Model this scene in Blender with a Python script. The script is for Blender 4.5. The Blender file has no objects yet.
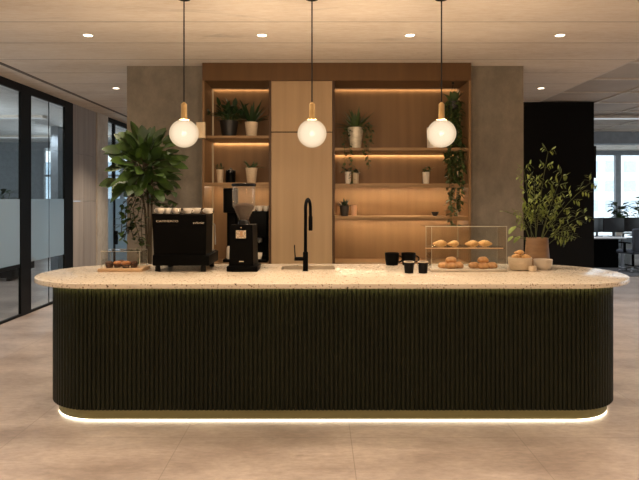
import bpy, bmesh, math, random
from mathutils import Vector, Matrix
random.seed(7)
C = bpy.context.scene.collection
SC = bpy.context.scene
F, CX, HY, H = 585.0, 319.5, 198.0, 1.68
def PX(x, Y): return (x - CX) * Y / F
def PZ(y, Y): return H - (y - HY) * Y / F
def P(x, y, Y): return Vector((PX(x, Y), Y, PZ(y, Y)))

# ------------------------------------------------------------------ materials
def new_mat(name):
    m = bpy.data.materials.new(name); m.use_nodes = True
    nt = m.node_tree; b = nt.nodes['Principled BSDF']
    return m, nt, b
def lin(c): return tuple(((v / 255) / 12.92 if v / 255 <= .04045 else ((v / 255 + .055) / 1.055) ** 2.4) for v in c) + (1,)
def mat(name, rgb, rough=.5, metal=0, rgb2=None, scale=(8, 8, 8), detail=4, bump=0, spec=None, lo=.35, hi=.65, coat=0):
    m, nt, b = new_mat(name)
    b.inputs['Base Color'].default_value = lin(rgb)
    b.inputs['Roughness'].default_value = rough; b.inputs['Metallic'].default_value = metal
    if spec is not None: b.inputs['Specular IOR Level'].default_value = spec
    if coat: b.inputs['Coat Weight'].default_value = coat
    tc = nt.nodes.new('ShaderNodeTexCoord'); mp = nt.nodes.new('ShaderNodeMapping'); mp.inputs['Scale'].default_value = scale
    nz = nt.nodes.new('ShaderNodeTexNoise'); nz.inputs['Scale'].default_value = 1; nz.inputs['Detail'].default_value = detail
    nt.links.new(tc.outputs['Object'], mp.inputs[0]); nt.links.new(mp.outputs[0], nz.inputs[0])
    r = nt.nodes.new('ShaderNodeValToRGB'); r.color_ramp.elements[0].position = lo; r.color_ramp.elements[1].position = hi
    r.color_ramp.elements[0].color = lin(rgb); r.color_ramp.elements[1].color = lin(rgb2 or tuple(min(255, v * 1.06 + 2) for v in rgb))
    nt.links.new(nz.outputs['Fac'], r.inputs[0]); nt.links.new(r.outputs[0], b.inputs['Base Color'])
    if bump:
        bp = nt.nodes.new('ShaderNodeBump'); bp.inputs['Strength'].default_value = bump; bp.inputs['Distance'].default_value = .01
        nt.links.new(nz.outputs['Fac'], bp.inputs['Height']); nt.links.new(bp.outputs[0], b.inputs['Normal'])
    return m
def emit(name, rgb, strength):
    m, nt, b = new_mat(name); nt.nodes.remove(b)
    e = nt.nodes.new('ShaderNodeEmission'); e.inputs[0].default_value = (*rgb, 1); e.inputs[1].default_value = strength
    nt.links.new(e.outputs[0], nt.nodes['Material Output'].inputs[0]); return m
def glow_shell(name, rgb, strength, opacity):
    m, nt, b = new_mat(name); nt.nodes.remove(b)
    e = nt.nodes.new('ShaderNodeEmission'); e.inputs[0].default_value = (*rgb, 1); e.inputs[1].default_value = strength
    t = nt.nodes.new('ShaderNodeBsdfTransparent'); x = nt.nodes.new('ShaderNodeMixShader'); x.inputs[0].default_value = opacity
    nt.links.new(t.outputs[0], x.inputs[1]); nt.links.new(e.outputs[0], x.inputs[2])
    nt.links.new(x.outputs[0], nt.nodes['Material Output'].inputs[0]); return m
def glass(name, tint=(1, 1, 1), refl=1.45, rough=.02, haze=0, haze_rgb=(.8, .9, .95)):
    m, nt, b = new_mat(name); nt.nodes.remove(b)
    t = nt.nodes.new('ShaderNodeBsdfTransparent'); t.inputs[0].default_value = (*tint, 1)
    g = nt.nodes.new('ShaderNodeBsdfGlossy'); g.inputs['Roughness'].default_value = rough
    fr = nt.nodes.new('ShaderNodeFresnel'); fr.inputs['IOR'].default_value = refl
    ge = nt.nodes.new('ShaderNodeNewGeometry'); mi = nt.nodes.new('ShaderNodeMix'); mi.inputs[2].default_value = refl; mi.inputs[3].default_value = 1 / refl
    nt.links.new(ge.outputs['Backfacing'], mi.inputs[0]); nt.links.new(mi.outputs[0], fr.inputs['IOR'])
    x = nt.nodes.new('ShaderNodeMixShader'); nt.links.new(fr.outputs[0], x.inputs[0])
    nt.links.new(t.outputs[0], x.inputs[1]); nt.links.new(g.outputs[0], x.inputs[2])
    out = x
    if haze:
        d = nt.nodes.new('ShaderNodeBsdfDiffuse'); d.inputs[0].default_value = (*haze_rgb, 1)
        tr = nt.nodes.new('ShaderNodeBsdfTranslucent'); tr.inputs[0].default_value = (*haze_rgb, 1)
        a = nt.nodes.new('ShaderNodeMixShader'); a.inputs[0].default_value = .6
        nt.links.new(d.outputs[0], a.inputs[1]); nt.links.new(tr.outputs[0], a.inputs[2])
        y = nt.nodes.new('ShaderNodeMixShader'); y.inputs[0].default_value = haze
        nt.links.new(x.outputs[0], y.inputs[1]); nt.links.new(a.outputs[0], y.inputs[2]); out = y
    nt.links.new(out.outputs[0], nt.nodes['Material Output'].inputs[0]); return m

def line_node(nt, axis_out, offset, pitch, width):
    """1 on a joint that repeats every pitch along one axis, else 0"""
    a = nt.nodes.new('ShaderNodeMath'); a.operation = 'SUBTRACT'; a.inputs[1].default_value = offset - pitch * 40 - width / 2
    d = nt.nodes.new('ShaderNodeMath'); d.operation = 'DIVIDE'; d.inputs[1].default_value = pitch
    f = nt.nodes.new('ShaderNodeMath'); f.operation = 'FRACT'
    l = nt.nodes.new('ShaderNodeMath'); l.operation = 'LESS_THAN'; l.inputs[1].default_value = width / pitch
    nt.links.new(axis_out, a.inputs[0]); nt.links.new(a.outputs[0], d.inputs[0]); nt.links.new(d.outputs[0], f.inputs[0]); nt.links.new(f.outputs[0], l.inputs[0])
    return l.outputs[0]
def concrete(name, c1, c2, rough, scale, joints, jcol, jamt, fine=(3, 30, 30), stain=None, bump=.05):
    m, nt, b = new_mat(name); L = nt.links.new
    tc = nt.nodes.new('ShaderNodeTexCoord'); sp = nt.nodes.new('ShaderNodeSeparateXYZ'); L(tc.outputs['Object'], sp.inputs[0])
    mp = nt.nodes.new('ShaderNodeMapping'); mp.inputs['Scale'].default_value = scale; L(tc.outputs['Object'], mp.inputs[0])
    n1 = nt.nodes.new('ShaderNodeTexNoise'); n1.inputs['Scale'].default_value = 1; n1.inputs['Detail'].default_value = 8; n1.inputs['Roughness'].default_value = .62; n1.inputs['Distortion'].default_value = .25
    L(mp.outputs[0], n1.inputs[0])
    r = nt.nodes.new('ShaderNodeValToRGB'); r.color_ramp.elements[0].position = .34; r.color_ramp.elements[1].position = .66
    r.color_ramp.elements[0].color = lin(c1); r.color_ramp.elements[1].color = lin(c2); L(n1.outputs['Fac'], r.inputs[0])
    mp2 = nt.nodes.new('ShaderNodeMapping'); mp2.inputs['Scale'].default_value = fine; L(tc.outputs['Object'], mp2.inputs[0])
    n2 = nt.nodes.new('ShaderNodeTexNoise'); n2.inputs['Scale'].default_value = 1; n2.inputs['Detail'].default_value = 8; n2.inputs['Roughness'].default_value = .7; L(mp2.outputs[0], n2.inputs[0])
    mx = nt.nodes.new('ShaderNodeMix'); mx.data_type = 'RGBA'; mx.blend_type = 'OVERLAY'; mx.inputs[0].default_value = .5
    L(r.outputs[0], mx.inputs[6]); L(n2.outputs['Fac'], mx.inputs[7]); col = mx.outputs[2]
    if stain:
        n3 = nt.nodes.new('ShaderNodeTexNoise'); n3.inputs['Scale'].default_value = stain; n3.inputs['Detail'].default_value = 9; n3.inputs['Roughness'].default_value = .7; n3.inputs['Distortion'].default_value = 1.5
        L(mp.outputs[0], n3.inputs[0])
        rr = nt.nodes.new('ShaderNodeValToRGB'); rr.color_ramp.elements[0].position = .60; rr.color_ramp.elements[1].position = .75
        rr.color_ramp.elements[0].color = (0, 0, 0, 1); rr.color_ramp.elements[1].color = (.45, .45, .45, 1); L(n3.outputs['Fac'], rr.inputs[0])
        ms = nt.nodes.new('ShaderNodeMix'); ms.data_type = 'RGBA'; ms.inputs[7].default_value = lin(tuple(v * .62 for v in c1))
        L(rr.outputs[0], ms.inputs[0]); L(col, ms.inputs[6]); col = ms.outputs[2]
    for axis, off, pitch, w in joints:
        ln = line_node(nt, sp.outputs[axis], off, pitch, w)
        k = nt.nodes.new('ShaderNodeMath'); k.operation = 'MULTIPLY'; k.inputs[1].default_value = jamt; L(ln, k.inputs[0])
        mj = nt.nodes.new('ShaderNodeMix'); mj.data_type = 'RGBA'; mj.inputs[7].default_value = lin(jcol)
        L(k.outputs[0], mj.inputs[0]); L(col, mj.inputs[6]); col = mj.outputs[2]
    L(col, b.inputs['Base Color']); b.inputs['Roughness'].default_value = rough
    if bump:
        bp = nt.nodes.new('ShaderNodeBump'); bp.inputs['Strength'].default_value = bump; bp.inputs['Distance'].default_value = .02
        L(n2.outputs['Fac'], bp.inputs['Height']); L(bp.outputs[0], b.inputs['Normal'])
    return m
def terrazzo(name):
    m, nt, b = new_mat(name); L = nt.links.new
    tc = nt.nodes.new('ShaderNodeTexCoord')
    nz = nt.nodes.new('ShaderNodeTexNoise'); nz.inputs['Scale'].default_value = 6; nz.inputs['Detail'].default_value = 6; L(tc.outputs['Object'], nz.inputs[0])
    r = nt.nodes.new('ShaderNodeValToRGB'); r.color_ramp.elements[0].color = lin((206, 191, 169)); r.color_ramp.elements[1].color = lin((226, 213, 193)); L(nz.outputs['Fac'], r.inputs[0])
    col = r.outputs[0]
    for sc, th, c, pick in ((60, .36, (172, 154, 130), .4), (90, .36, (208, 198, 182), .4), (46, .30, (138, 114, 90), .12), (34, .26, (84, 68, 54), .07)):
        v = nt.nodes.new('ShaderNodeTexVoronoi'); v.inputs['Scale'].default_value = sc; L(tc.outputs['Object'], v.inputs['Vector'])
        a = nt.nodes.new('ShaderNodeMath'); a.operation = 'LESS_THAN'; a.inputs[1].default_value = th; L(v.outputs['Distance'], a.inputs[0])
        s = nt.nodes.new('ShaderNodeSeparateColor'); L(v.outputs['Color'], s.inputs[0])
        p = nt.nodes.new('ShaderNodeMath'); p.operation = 'LESS_THAN'; p.inputs[1].default_value = pick; L(s.outputs[0], p.inputs[0])
        k = nt.nodes.new('ShaderNodeMath'); k.operation = 'MULTIPLY'; L(a.outputs[0], k.inputs[0]); L(p.outputs[0], k.inputs[1])
        mx = nt.nodes.new('ShaderNodeMix'); mx.data_type = 'RGBA'; mx.inputs[7].default_value = lin(c); L(k.outputs[0], mx.inputs[0]); L(col, mx.inputs[6]); col = mx.outputs[2]
    L(col, b.inputs['Base Color']); b.inputs['Roughness'].default_value = .2; b.inputs['Specular IOR Level'].default_value = .5
    return m

M = {}
M['ceiling'] = concrete('ceiling_concrete', (212, 200, 185), (232, 222, 208), .75, (.35, 1.4, 1), [(1, 5.38, .73, .022)], (126, 112, 96), .5, fine=(9, 34, 8), stain=1.7, bump=.12)
M['floor'] = concrete('floor_concrete', (136, 121, 112), (174, 159, 149), .36, (1.1, 2.0, 1), [(0, .22, 1.18, .006), (1, 4.1, 1.18, .006)], (100, 90, 80), .5, fine=(14, 34, 9), stain=1.5, bump=.06)
M['pillar'] = concrete('pillar_concrete', (118, 110, 98), (142, 133, 119), .8, (1.6, 1.6, .9), [], (0, 0, 0), 0, fine=(7, 7, 5), stain=1.5, bump=.1)
M['column'] = concrete('column_concrete', (196, 186, 172), (216, 206, 192), .8, (1.6, 1.6, .9), [], (0, 0, 0), 0, fine=(9, 9, 5), stain=1.5)
M['cladding'] = mat('grey_cladding', (160, 151, 144), .55, rgb2=(178, 168, 160), scale=(1, 12, .6))
M['tile'] = mat('ceiling_tile', (170, 160, 148), .7, rgb2=(190, 180, 168), scale=(.9, .9, .9))
M['tbar'] = mat('ceiling_bar', (205, 198, 188), .5)
M['slot'] = mat('ceiling_slot', (104, 94, 84), .8)
M['black_wall'] = mat('black_wall_panel', (9, 9, 8), .5, rgb2=(13, 12, 11), scale=(2, 2, 1), spec=.15)
M['black_frame'] = mat('black_frame_metal', (9, 9, 10), .5, spec=.2)
M['grey_room'] = mat('grey_office_wall', (128, 134, 140), .7)
M['white_room'] = mat('pale_office_wall', (196, 198, 198), .8)
M['carpet'] = mat('dark_office_carpet', (58, 58, 60), .95, rgb2=(78, 78, 80), scale=(60, 60, 60))
M['rear'] = mat('warm_plaster', (176, 150, 122), .8)
def wood(name, c1, c2, rough=.5): return mat(name, c1, rough, rgb2=c2, scale=(11, 11, .5), detail=7, lo=.25, hi=.75, bump=.01, spec=.3)
M['wood'] = wood('oak_veneer', (124, 95, 64), (140, 109, 75))
M['wood_header'] = wood('dark_oak_veneer', (88, 62, 36), (102, 74, 44))  # header veneer set darker than the other oak
M['wood_door'] = wood('oak_door_veneer', (156, 130, 99), (174, 147, 113))
M['wood_shelf'] = mat('oak_shelf_veneer', (140, 108, 70), .5, rgb2=(156, 122, 82), scale=(1.2, 20, 20), detail=6)
M['board'] = mat('pale_wood_board', (196, 160, 122), .5, rgb2=(214, 180, 142), scale=(3, 40, 40))
M['terrazzo'] = terrazzo('terrazzo')
M['green'] = mat('dark_green_lacquer', (22, 24, 13), .4, rgb2=(26, 28, 15), scale=(3, 3, 3), spec=.2)
M['gold'] = mat('brushed_brass_plinth', (146, 144, 100), .45, metal=.2, rgb2=(156, 154, 110), scale=(1, 60, 60))
M['brass'] = mat('brass', (222, 190, 136), .35, metal=.6)
M['led'] = emit('led_warm', (1, .72, .44), 15)
M['wood_gap_shade'] = wood('gap_shade_veneer', (66, 44, 26), (80, 56, 34))  # darkens the inner side panels to draw the shadow gap beside the tall cabinet
M['led_corner'] = emit('led_corner', (1, .62, .30), .3)
M['led_mid'] = emit('led_warm_shelf', (1, .72, .44), 30)
M['led_low'] = emit('led_warm_low', (1, .76, .5), 75)
M['led_base'] = emit('led_plinth', (1, .86, .62), 9)
M['led_under'] = emit('led_under_worktop', (1, .80, .34), 30)
M['bulb'] = emit('downlight_lens', (1, .82, .6), 9)
M['cool_lamp'] = emit('cool_strip_lamp', (.9, .95, 1), .55)
M['cord'] = mat('black_cable', (10, 9, 9), .6)
M['black'] = mat('black_satin_metal', (4, 4, 4), .5, spec=.06)
M['black_matte'] = mat('black_matte_paint', (12, 11, 11), .6, spec=.2)
M['black_gloss'] = mat('black_gloss_plastic', (7, 7, 7), .25, spec=.3)
M['steel'] = mat('brushed_steel', (170, 168, 164), .3, metal=1)
M['steel_dark'] = mat('sink_steel', (190, 178, 160), .4, metal=.5)
M['ceramic'] = mat('white_ceramic', (222, 212, 198), .35)
M['cream'] = mat('cream_glaze', (206, 186, 158), .5, rgb2=(216, 198, 172), scale=(30, 30, 60))
M['pot_silver'] = mat('silvery_glaze', (186, 176, 156), .35, metal=.1, rgb2=(214, 204, 184), scale=(14, 14, 20))
M['pot_grey'] = mat('dark_grey_stoneware', (62, 58, 54), .6)
M['pot_black'] = mat('black_stoneware', (24, 22, 21), .5)
M['pot_peach'] = mat('peach_ceramic', (214, 172, 140), .45)
M['terracotta'] = mat('brown_stoneware', (140, 108, 76), .6, rgb2=(122, 92, 64), scale=(6, 6, 22))
M['grey_glaze'] = mat('pale_grey_glaze', (196, 184, 168), .45)
M['soil'] = mat('potting_soil', (38, 28, 20), .95)
M['leaf'] = mat('broad_leaf', (28, 48, 14), .5, rgb2=(60, 84, 26), scale=(5, 5, 5))
M['leaf_dark'] = mat('dark_leaf', (26, 46, 22), .45, rgb2=(40, 64, 30), scale=(9, 9, 9))
M['leaf_trail'] = mat('trailing_leaf', (44, 62, 28), .5, rgb2=(66, 84, 38), scale=(12, 12, 12))
M['leaf_branch'] = mat('branch_leaf', (92, 108, 44), .55, rgb2=(124, 138, 62), scale=(14, 14, 14))
M['succulent'] = mat('succulent_leaf', (62, 86, 52), .5, rgb2=(84, 108, 66), scale=(12, 12, 12))
M['stem'] = mat('plant_stem', (74, 82, 40), .7)
M['trunk'] = mat('plant_trunk', (58, 48, 32), .8)
M['pane'] = glass('clear_glass_pane', (.93, .96, .96))
M['case_glass'] = glass('display_glass', (.975, .985, .98), refl=1.35)
M['hopper'] = glass('smoked_hopper', (.86, .82, .76), refl=1.4, haze=.12, haze_rgb=(.85, .78, .68))
M['film'] = glass('frosted_film', (.8, .88, .92), haze=.72, haze_rgb=(.50, .59, .65))
M['glass_edge'] = mat('polished_glass_edge', (180, 176, 162), .25)
M['beans'] = mat('coffee_beans', (60, 34, 18), .5, rgb2=(34, 18, 10), scale=(90, 90, 90), bump=.4)
M['croissant'] = mat('golden_pastry', (200, 148, 88), .5, rgb2=(228, 186, 124), scale=(30, 60, 30), bump=.2)
M['bun'] = mat('brown_bun', (180, 124, 74), .5, rgb2=(212, 162, 104), scale=(24, 24, 24), bump=.15)
M['muffin'] = mat('chocolate_muffin', (52, 30, 18), .8, rgb2=(92, 54, 30), scale=(50, 50, 50), bump=.5)
M['muffin_top'] = mat('caramel_glaze', (150, 88, 44), .4, rgb2=(186, 120, 64), scale=(40, 40, 40))
M['letter'] = mat('silver_lettering', (190, 176, 158), .4)
M['sticker'] = mat('grey_sticker', (150, 136, 118), .5, rgb2=(196, 178, 156), scale=(70, 70, 110), detail=0, lo=.48, hi=.52)
M['amber'] = mat('amber_print', (172, 132, 98), .5)
M['monitor'] = mat('monitor_shell', (20, 22, 26), .4)
M['desk_top'] = mat('pale_desk_top', (200, 202, 204), .4)
M['desk_leg'] = mat('grey_desk_leg', (120, 124, 130), .4)
M['chair'] = mat('slate_chair_fabric', (54, 60, 70), .8, rgb2=(64, 70, 80), scale=(50, 50, 50))
M['building'] = mat('pale_facade', (226, 230, 233), .8)
M['building_blue'] = mat('blue_grey_facade', (176, 192, 206), .8)
M['building_pane'] = mat('facade_window', (188, 202, 214), .3)
M['plaque'] = mat('cream_plaque', (226, 206, 172), .5)

# ------------------------------------------------------------------ mesh building
class MB:
    def __init__(s): s.bm = bmesh.new()
    def box(s, lo, hi, bev=0, seg=2):
        lo, hi = Vector(lo), Vector(hi)
        r = bmesh.ops.create_cube(s.bm, size=1)
        vs = r['verts']
        for v in vs: v.co = Vector(((lo.x + hi.x) / 2 + v.co.x * (hi.x - lo.x), (lo.y + hi.y) / 2 + v.co.y * (hi.y - lo.y), (lo.z + hi.z) / 2 + v.co.z * (hi.z - lo.z)))
        if bev:
            es = list({e for v in vs for e in v.link_edges})
            bmesh.ops.bevel(s.bm, geom=es, offset=bev, segments=seg, affect='EDGES', profile=.5)
        return s
    def hexa(s, pts):
        vs = [s.bm.verts.new(p) for p in pts]   # 4 bottom (ccw), 4 top
        for f in ((3, 2, 1, 0), (4, 5, 6, 7), (0, 1, 5, 4), (1, 2, 6, 5), (2, 3, 7, 6), (3, 0, 4, 7)): s.bm.faces.new([vs[i] for i in f])
        return s
    def rings(s, rings, cap0=True, cap1=True, closed=True):
        R = [[s.bm.verts.new(p) for p in ring] for ring in rings]
        n = len(R[0])
        for a, b in zip(R, R[1:]):
            for i in range(n if closed else n - 1):
                j = (i + 1) % n
                s.bm.faces.new((a[i], a[j], b[j], b[i]))
        if cap0: s.bm.faces.new(R[0][::-1])
        if cap1: s.bm.faces.new(R[-1])
        return s
    def lathe(s, prof, c=(0, 0, 0), seg=32, cap0=True, cap1=True, sx=1, sy=1):
        c = Vector(c)
        return s.rings([[c + Vector((r * sx * math.cos(2 * math.pi * i / seg), r * sy * math.sin(2 * math.pi * i / seg), z)) for i in range(seg)] for r, z in prof], cap0, cap1)
    def tube(s, pts, rad, seg=10):
        pts = [Vector(p) for p in pts]
        if not isinstance(rad, (list, tuple)): rad = [rad] * len(pts)
        ref = None; rs = []
        for i, p in enumerate(pts):
            t = (pts[min(i + 1, len(pts) - 1)] - pts[max(i - 1, 0)]).normalized()
            if ref is None: ref = t.orthogonal().normalized()
            ref = (ref - t * ref.dot(t)).normalized(); b = t.cross(ref)
            rs.append([p + (ref * math.cos(2 * math.pi * k / seg) + b * math.sin(2 * math.pi * k / seg)) * rad[i] for k in range(seg)])
        return s.rings(rs)
    def ball(s, c, rx, ry=None, rz=None, u=20, v=12):
        r = bmesh.ops.create_uvsphere(s.bm, u_segments=u, v_segments=v, radius=1)
        for w in r['verts']: w.co = Vector((w.co.x * rx, w.co.y * (ry or rx), w.co.z * (rz or rx))) + Vector(c)
        return s
    def leaf(s, p, d, L, W, droop=.3, up=Vector((0, 0, 1)), fold=.18, n=5, tip=.75):
        p = Vector(p); d = Vector(d).normalized()
        side = d.cross(up)
        if side.length < .05: side = d.cross(Vector((1, .2, 0)))
        side.normalize()
        prev = None
        for i in range(n + 1):
            t = i / n
            w = W * .5 * (math.sin(math.pi * min(1, t ** tip)) ** .8 if 0 < t < 1 else .04)
            dd = (d + Vector((0, 0, -droop * t))).normalized()
            if i: p = p + dd * (L / n)
            nrm = side.cross(dd)
            a = s.bm.verts.new(p + side * w + nrm * w * fold); b = s.bm.verts.new(p); c = s.bm.verts.new(p - side * w + nrm * w * fold)
            if prev:
                s.bm.faces.new((prev[0], a, b, prev[1])); s.bm.faces.new((prev[1], b, c, prev[2]))
            prev = (a, b, c)
        return s
    def build(s, name, m, parent=None, loc=None, smooth=True, angle=40):
        bmesh.ops.recalc_face_normals(s.bm, faces=s.bm.faces)
        me = bpy.data.meshes.new(name); s.bm.to_mesh(me); s.bm.free()
        me.materials.append(m)
        if smooth:
            for f in me.polygons: f.use_smooth = True
            me.set_sharp_from_angle(angle=math.radians(angle))
        o = bpy.data.objects.new(name, me); C.objects.link(o)
        if loc is not None: o.location = loc
        if parent is not None: o.parent = parent
        return o
def tag(o, label, cat, group=None, kind=None):
    o['label'] = label; o['category'] = cat
    if group: o['group'] = group
    if kind: o['kind'] = kind
    return o
def thing(name, label, cat, loc=(0, 0, 0), rz=0, group=None):
    o = bpy.data.objects.new(name, None); C.objects.link(o); o.location = loc; o.rotation_euler = (0, 0, rz); o.empty_display_size = .05
    return tag(o, label, cat, group)
def struct(name, mb, m, parent=None, label=None, smooth=False):
    o = mb.build(name, m, parent, smooth=smooth)
    if parent is None: o['kind'] = 'structure'
    if label: o['label'] = label
    return o
def root_struct(name):
    o = bpy.data.objects.new(name, None); C.objects.link(o); o['kind'] = 'structure'; return o
def kids(o): return [c for c in bpy.data.objects if c.parent == o]
def dup(root, loc, rz=None, label=None, group=None):
    r = root.copy(); C.objects.link(r); r.location = loc
    if rz is not None: r.rotation_euler = (0, 0, rz)
    if label: r['label'] = label
    if group: r['group'] = group
    for ch in kids(root):
        c = ch.copy(); C.objects.link(c); c.parent = r
        for g in kids(ch):
            d = g.copy(); C.objects.link(d); d.parent = c
    return r

# ------------------------------------------------------------------ room shell
ZC = 3.30
XG = -4.23                                     # plane of the glazed partition
struct('floor', MB().box((-14.3, -6.2, -.2), (12.2, 20.2, 0)), M['floor'])
struct('ceiling', MB().box((XG, -6.2, ZC), (3.71, 20.2, ZC + .2)), M['ceiling'])
struct('ceiling_office', MB().box((3.71, -6.2, ZC + .015), (12.2, 20.2, ZC + .2)), M['tile'])
tb = MB()
for k in range(0, 9): tb.box((3.70 + k - .014, -6, ZC - .002), (3.70 + k + .014, 20, ZC + .02))
for k in range(-13, 14): tb.box((3.71, 7.02 + k - .022, ZC), (12.1, 7.02 + k + .022, ZC + .018))
struct('trim_1', tb, M['tbar'])
struct('trim_2', MB().box((-3.86, -6, ZC - .006), (-3.80, 14, ZC + .01)), M['slot'])
struct('trim_3', MB().box((4.7, 14.4, 3.02), (12.1, 14.75, ZC + .02)), M['grey_room'])
struct('ceiling_side_room', MB().box((-14.3, -6.2, ZC), (XG - .12, 20.2, ZC + .2)), M['white_room'])
struct('wall_back', MB().box((-2.363, 7.57, 0), (2.50, 7.75, ZC)), M['rear'])
struct('wall_back_left', MB().box((PX(127, 7.18), 7.18, 0), (-1.412, 7.57, ZC)), M['pillar'])
struct('wall_back_right', MB().box((1.818, 7.18, 0), (PX(523.5, 7.18), 7.57, ZC)), M['pillar'])
struct('wall_black', MB().box((2.1, 9.87, 0), (PX(594, 9.87), 11.4, ZC)), M['black_wall'])
struct('wall_rear', MB().box((-14.3, -6.4, 0), (12.2, -6.2, ZC + .2)), M['rear'])
struct('wall_right', MB().box((12.2, -6.2, 0), (12.4, 6, ZC + .2)).box((12.2, 19, 0), (12.4, 20.2, ZC + .2)).box((12.2, 6, 0), (12.4, 19, .3)).box((12.2, 6, 3.2), (12.4, 19, ZC + .2)), M['rear'])
w = root_struct('added_window_6')  # unseen windows added as a daylight source on this side
for k in range(6): struct('mullion', MB().box((12.24, 6 + k * 2.6 - .05, .3), (12.36, 6 + k * 2.6 + .05, 3.2)), M['desk_leg'], w)
for k in range(5): struct('glass_pane', MB().box((12.29, 6.05 + k * 2.6, .3), (12.30, 8.55 + k * 2.6, 3.2)), M['pane'], w)
struct('wall_outer_left', MB().box((-14.5, -6.2, 0), (-14.3, 3, ZC + .2)).box((-14.5, 16, 0), (-14.3, 20.2, ZC + .2)).box((-14.5, 3, 0), (-14.3, 16, .5)).box((-14.5, 3, 3.1), (-14.3, 16, ZC + .2)), M['grey_room'])
w = root_struct('added_window_5')  # unseen windows added to let more daylight into the side room
for k in range(6): struct('mullion', MB().box((-14.42, 3 + k * 2.6 - .05, .5), (-14.32, 3 + k * 2.6 + .05, 3.1)), M['desk_leg'], w)
for k in range(5): struct('glass_pane', MB().box((-14.38, 3.05 + k * 2.6, .5), (-14.37, 5.55 + k * 2.6, 3.1)), M['pane'], w)
struct('floor_carpet', MB().box((4.7, 12.5, 0), (12.2, 20.1, .008)), M['carpet'])
# far facade of the right-hand office: pier, window wall
struct('wall_far', MB().box((XG, 20.0, 0), (4.4, 20.2, ZC)).box((4.4, 20.0, 0), (12.2, 20.2, .25)).box((4.4, 20.0, 3.22), (12.2, 20.2, ZC)), M['grey_room'])
w = root_struct('window_3')
struct('window_frame', MB().box((4.4, 19.98, .25), (12.2, 20.08, .33)).box((4.4, 19.98, 3.14), (12.2, 20.08, 3.22)), M['desk_leg'], w)
for k, x in enumerate((4.45, 6.3, 8.25, 10.2, 12.14)):
    struct('mullion', MB().box((x - .09, 19.96, .33), (x + .09, 20.1, 3.14)), M['desk_leg'], w)
for a, b_ in ((4.54, 6.21), (6.39, 8.16), (8.34, 10.11), (10.29, 12.05)):
    struct('glass_pane', MB().box((a, 20.02, .33), (b_, 20.03, 3.14)), M['pane'], w)

# glazed partition on the side
w = root_struct('window_1')
ZG = ZC - .0
struct('window_frame', MB().box((XG - .035, 0.4, ZC - .11), (XG, 10.04, ZC)).box((XG - .035, .4, 0), (XG, 10.04, .035)), M['black_frame'], w)
for a, b_ in ((8.29, 8.58), (9.72, 10.04), (5.2, 5.45), (2.2, 2.45), (.2, .45)):
    struct('window_post', MB().box((XG - .036, a, 0), (XG + .002, b_, ZC)), M['black_frame'], w)
for a, b_ in ((.45, 2.2), (2.45, 5.2), (5.45, 8.29), (8.58, 9.18), (9.187, 9.72)):
    struct('glass_pane', MB().box((XG - .024, a, .035), (XG - .016, b_, ZC - .11)), M['pane'], w)
    struct('frosted_film', MB().box((XG - .0155, a + .004, .745), (XG - .0145, b_ - .004, 1.665)), M['film'], w)
struct('pane_joint', MB().box((XG - .026, 9.179, .035), (XG - .014, 9.188, ZC - .11)), M['black_frame'], w)
struct('film_rail', MB().box((XG - .03, 5.45, .69), (XG - .012, 8.29, .745)), M['black_frame'], w)
struct('door_lock', MB().box((XG - .06, 8.58, .64), (XG - .02, 8.72, .79)), M['black_frame'], w)
struct('wall_left', MB().box((XG - .12, 10.04, 0), (XG, 10.50, 1.62)).box((XG - .12, 10.51, 0), (XG, 11.07, 1.62)).box((XG - .12, 10.04, 1.628), (XG, 10.50, 2.45)).box((XG - .12, 10.51, 1.628), (XG, 11.07, 2.45)).box((XG - .12, 10.04, 2.458), (XG, 10.50, ZC)).box((XG - .12, 10.51, 2.458), (XG, 11.07, ZC)), M['cladding'])
struct('wall_left_column', MB().box((XG - .3, 11.07, 0), (XG + .03, 11.62, ZC)), M['column'])
struct('wall_left_front', MB().box((XG - .12, -6.2, 0), (XG, .2, ZC)), M['rear'])
w = root_struct('window_2')
struct('window_frame', MB().box((XG - .06, 11.62, ZC - .09), (XG, 19.9, ZC)).box((XG - .06, 11.62, 0), (XG, 19.9, .06)), M['black_frame'], w)
ys = [11.62, 12.1, 14.2, 16.4, 18.6, 19.98]
for a in ys[1:]: struct('window_post', MB().box((XG - .06, a - .03, 0), (XG, a + .03, ZC - .09)), M['black_frame'], w)
struct('latch', MB().box((XG, 12.06, .72), (XG + .05, 12.14, 1.0)), M['black_frame'], w)
for a, b_ in zip(ys, ys[1:]):
    struct('glass_pane', MB().box((XG - .035, a + .03, .06), (XG - .025, b_ - .03, ZC - .09)), M['pane'], w)
    struct('frosted_film', MB().box((XG - .024, a + .034, .3), (XG - .023, b_ - .034, 1.665)), M['film'], w)

# the room behind the partition
struct('wall_side_room', MB().box((-14.3, 17.0, 0), (-8.1, 17.2, ZC)).box((-8.1, 17, 0), (XG - .08, 17.2, .3)).box((-8.1, 17, 3.2), (XG - .08, 17.2, ZC)), M['grey_room'])
w = root_struct('window_4')
struct('window_frame', MB().box((-8.1, 17.02, .3), (-4.35, 17.1, .36)).box((-8.1, 17.02, 3.14), (-4.35, 17.1, 3.2)).box((-8.1, 17.02, 2.3), (-4.35, 17.1, 2.36)), M['desk_leg'], w)
for x in (-8.06, -6.9, -5.75, -4.6): struct('mullion', MB().box((x - .05, 17.0, .36), (x + .05, 17.12, 3.14)), M['desk_leg'], w)
for a, b_ in ((-8.01, -6.95), (-6.85, -5.8), (-5.7, -4.65)): struct('glass_pane', MB().box((a, 17.05, .36), (b_, 17.06, 3.14)), M['pane'], w)
struct('wall_side_column', MB().box((PX(50.5, 13.2), 13.2, 0), (PX(58, 13.2), 13.5, ZC)), M['grey_room'])
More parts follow.
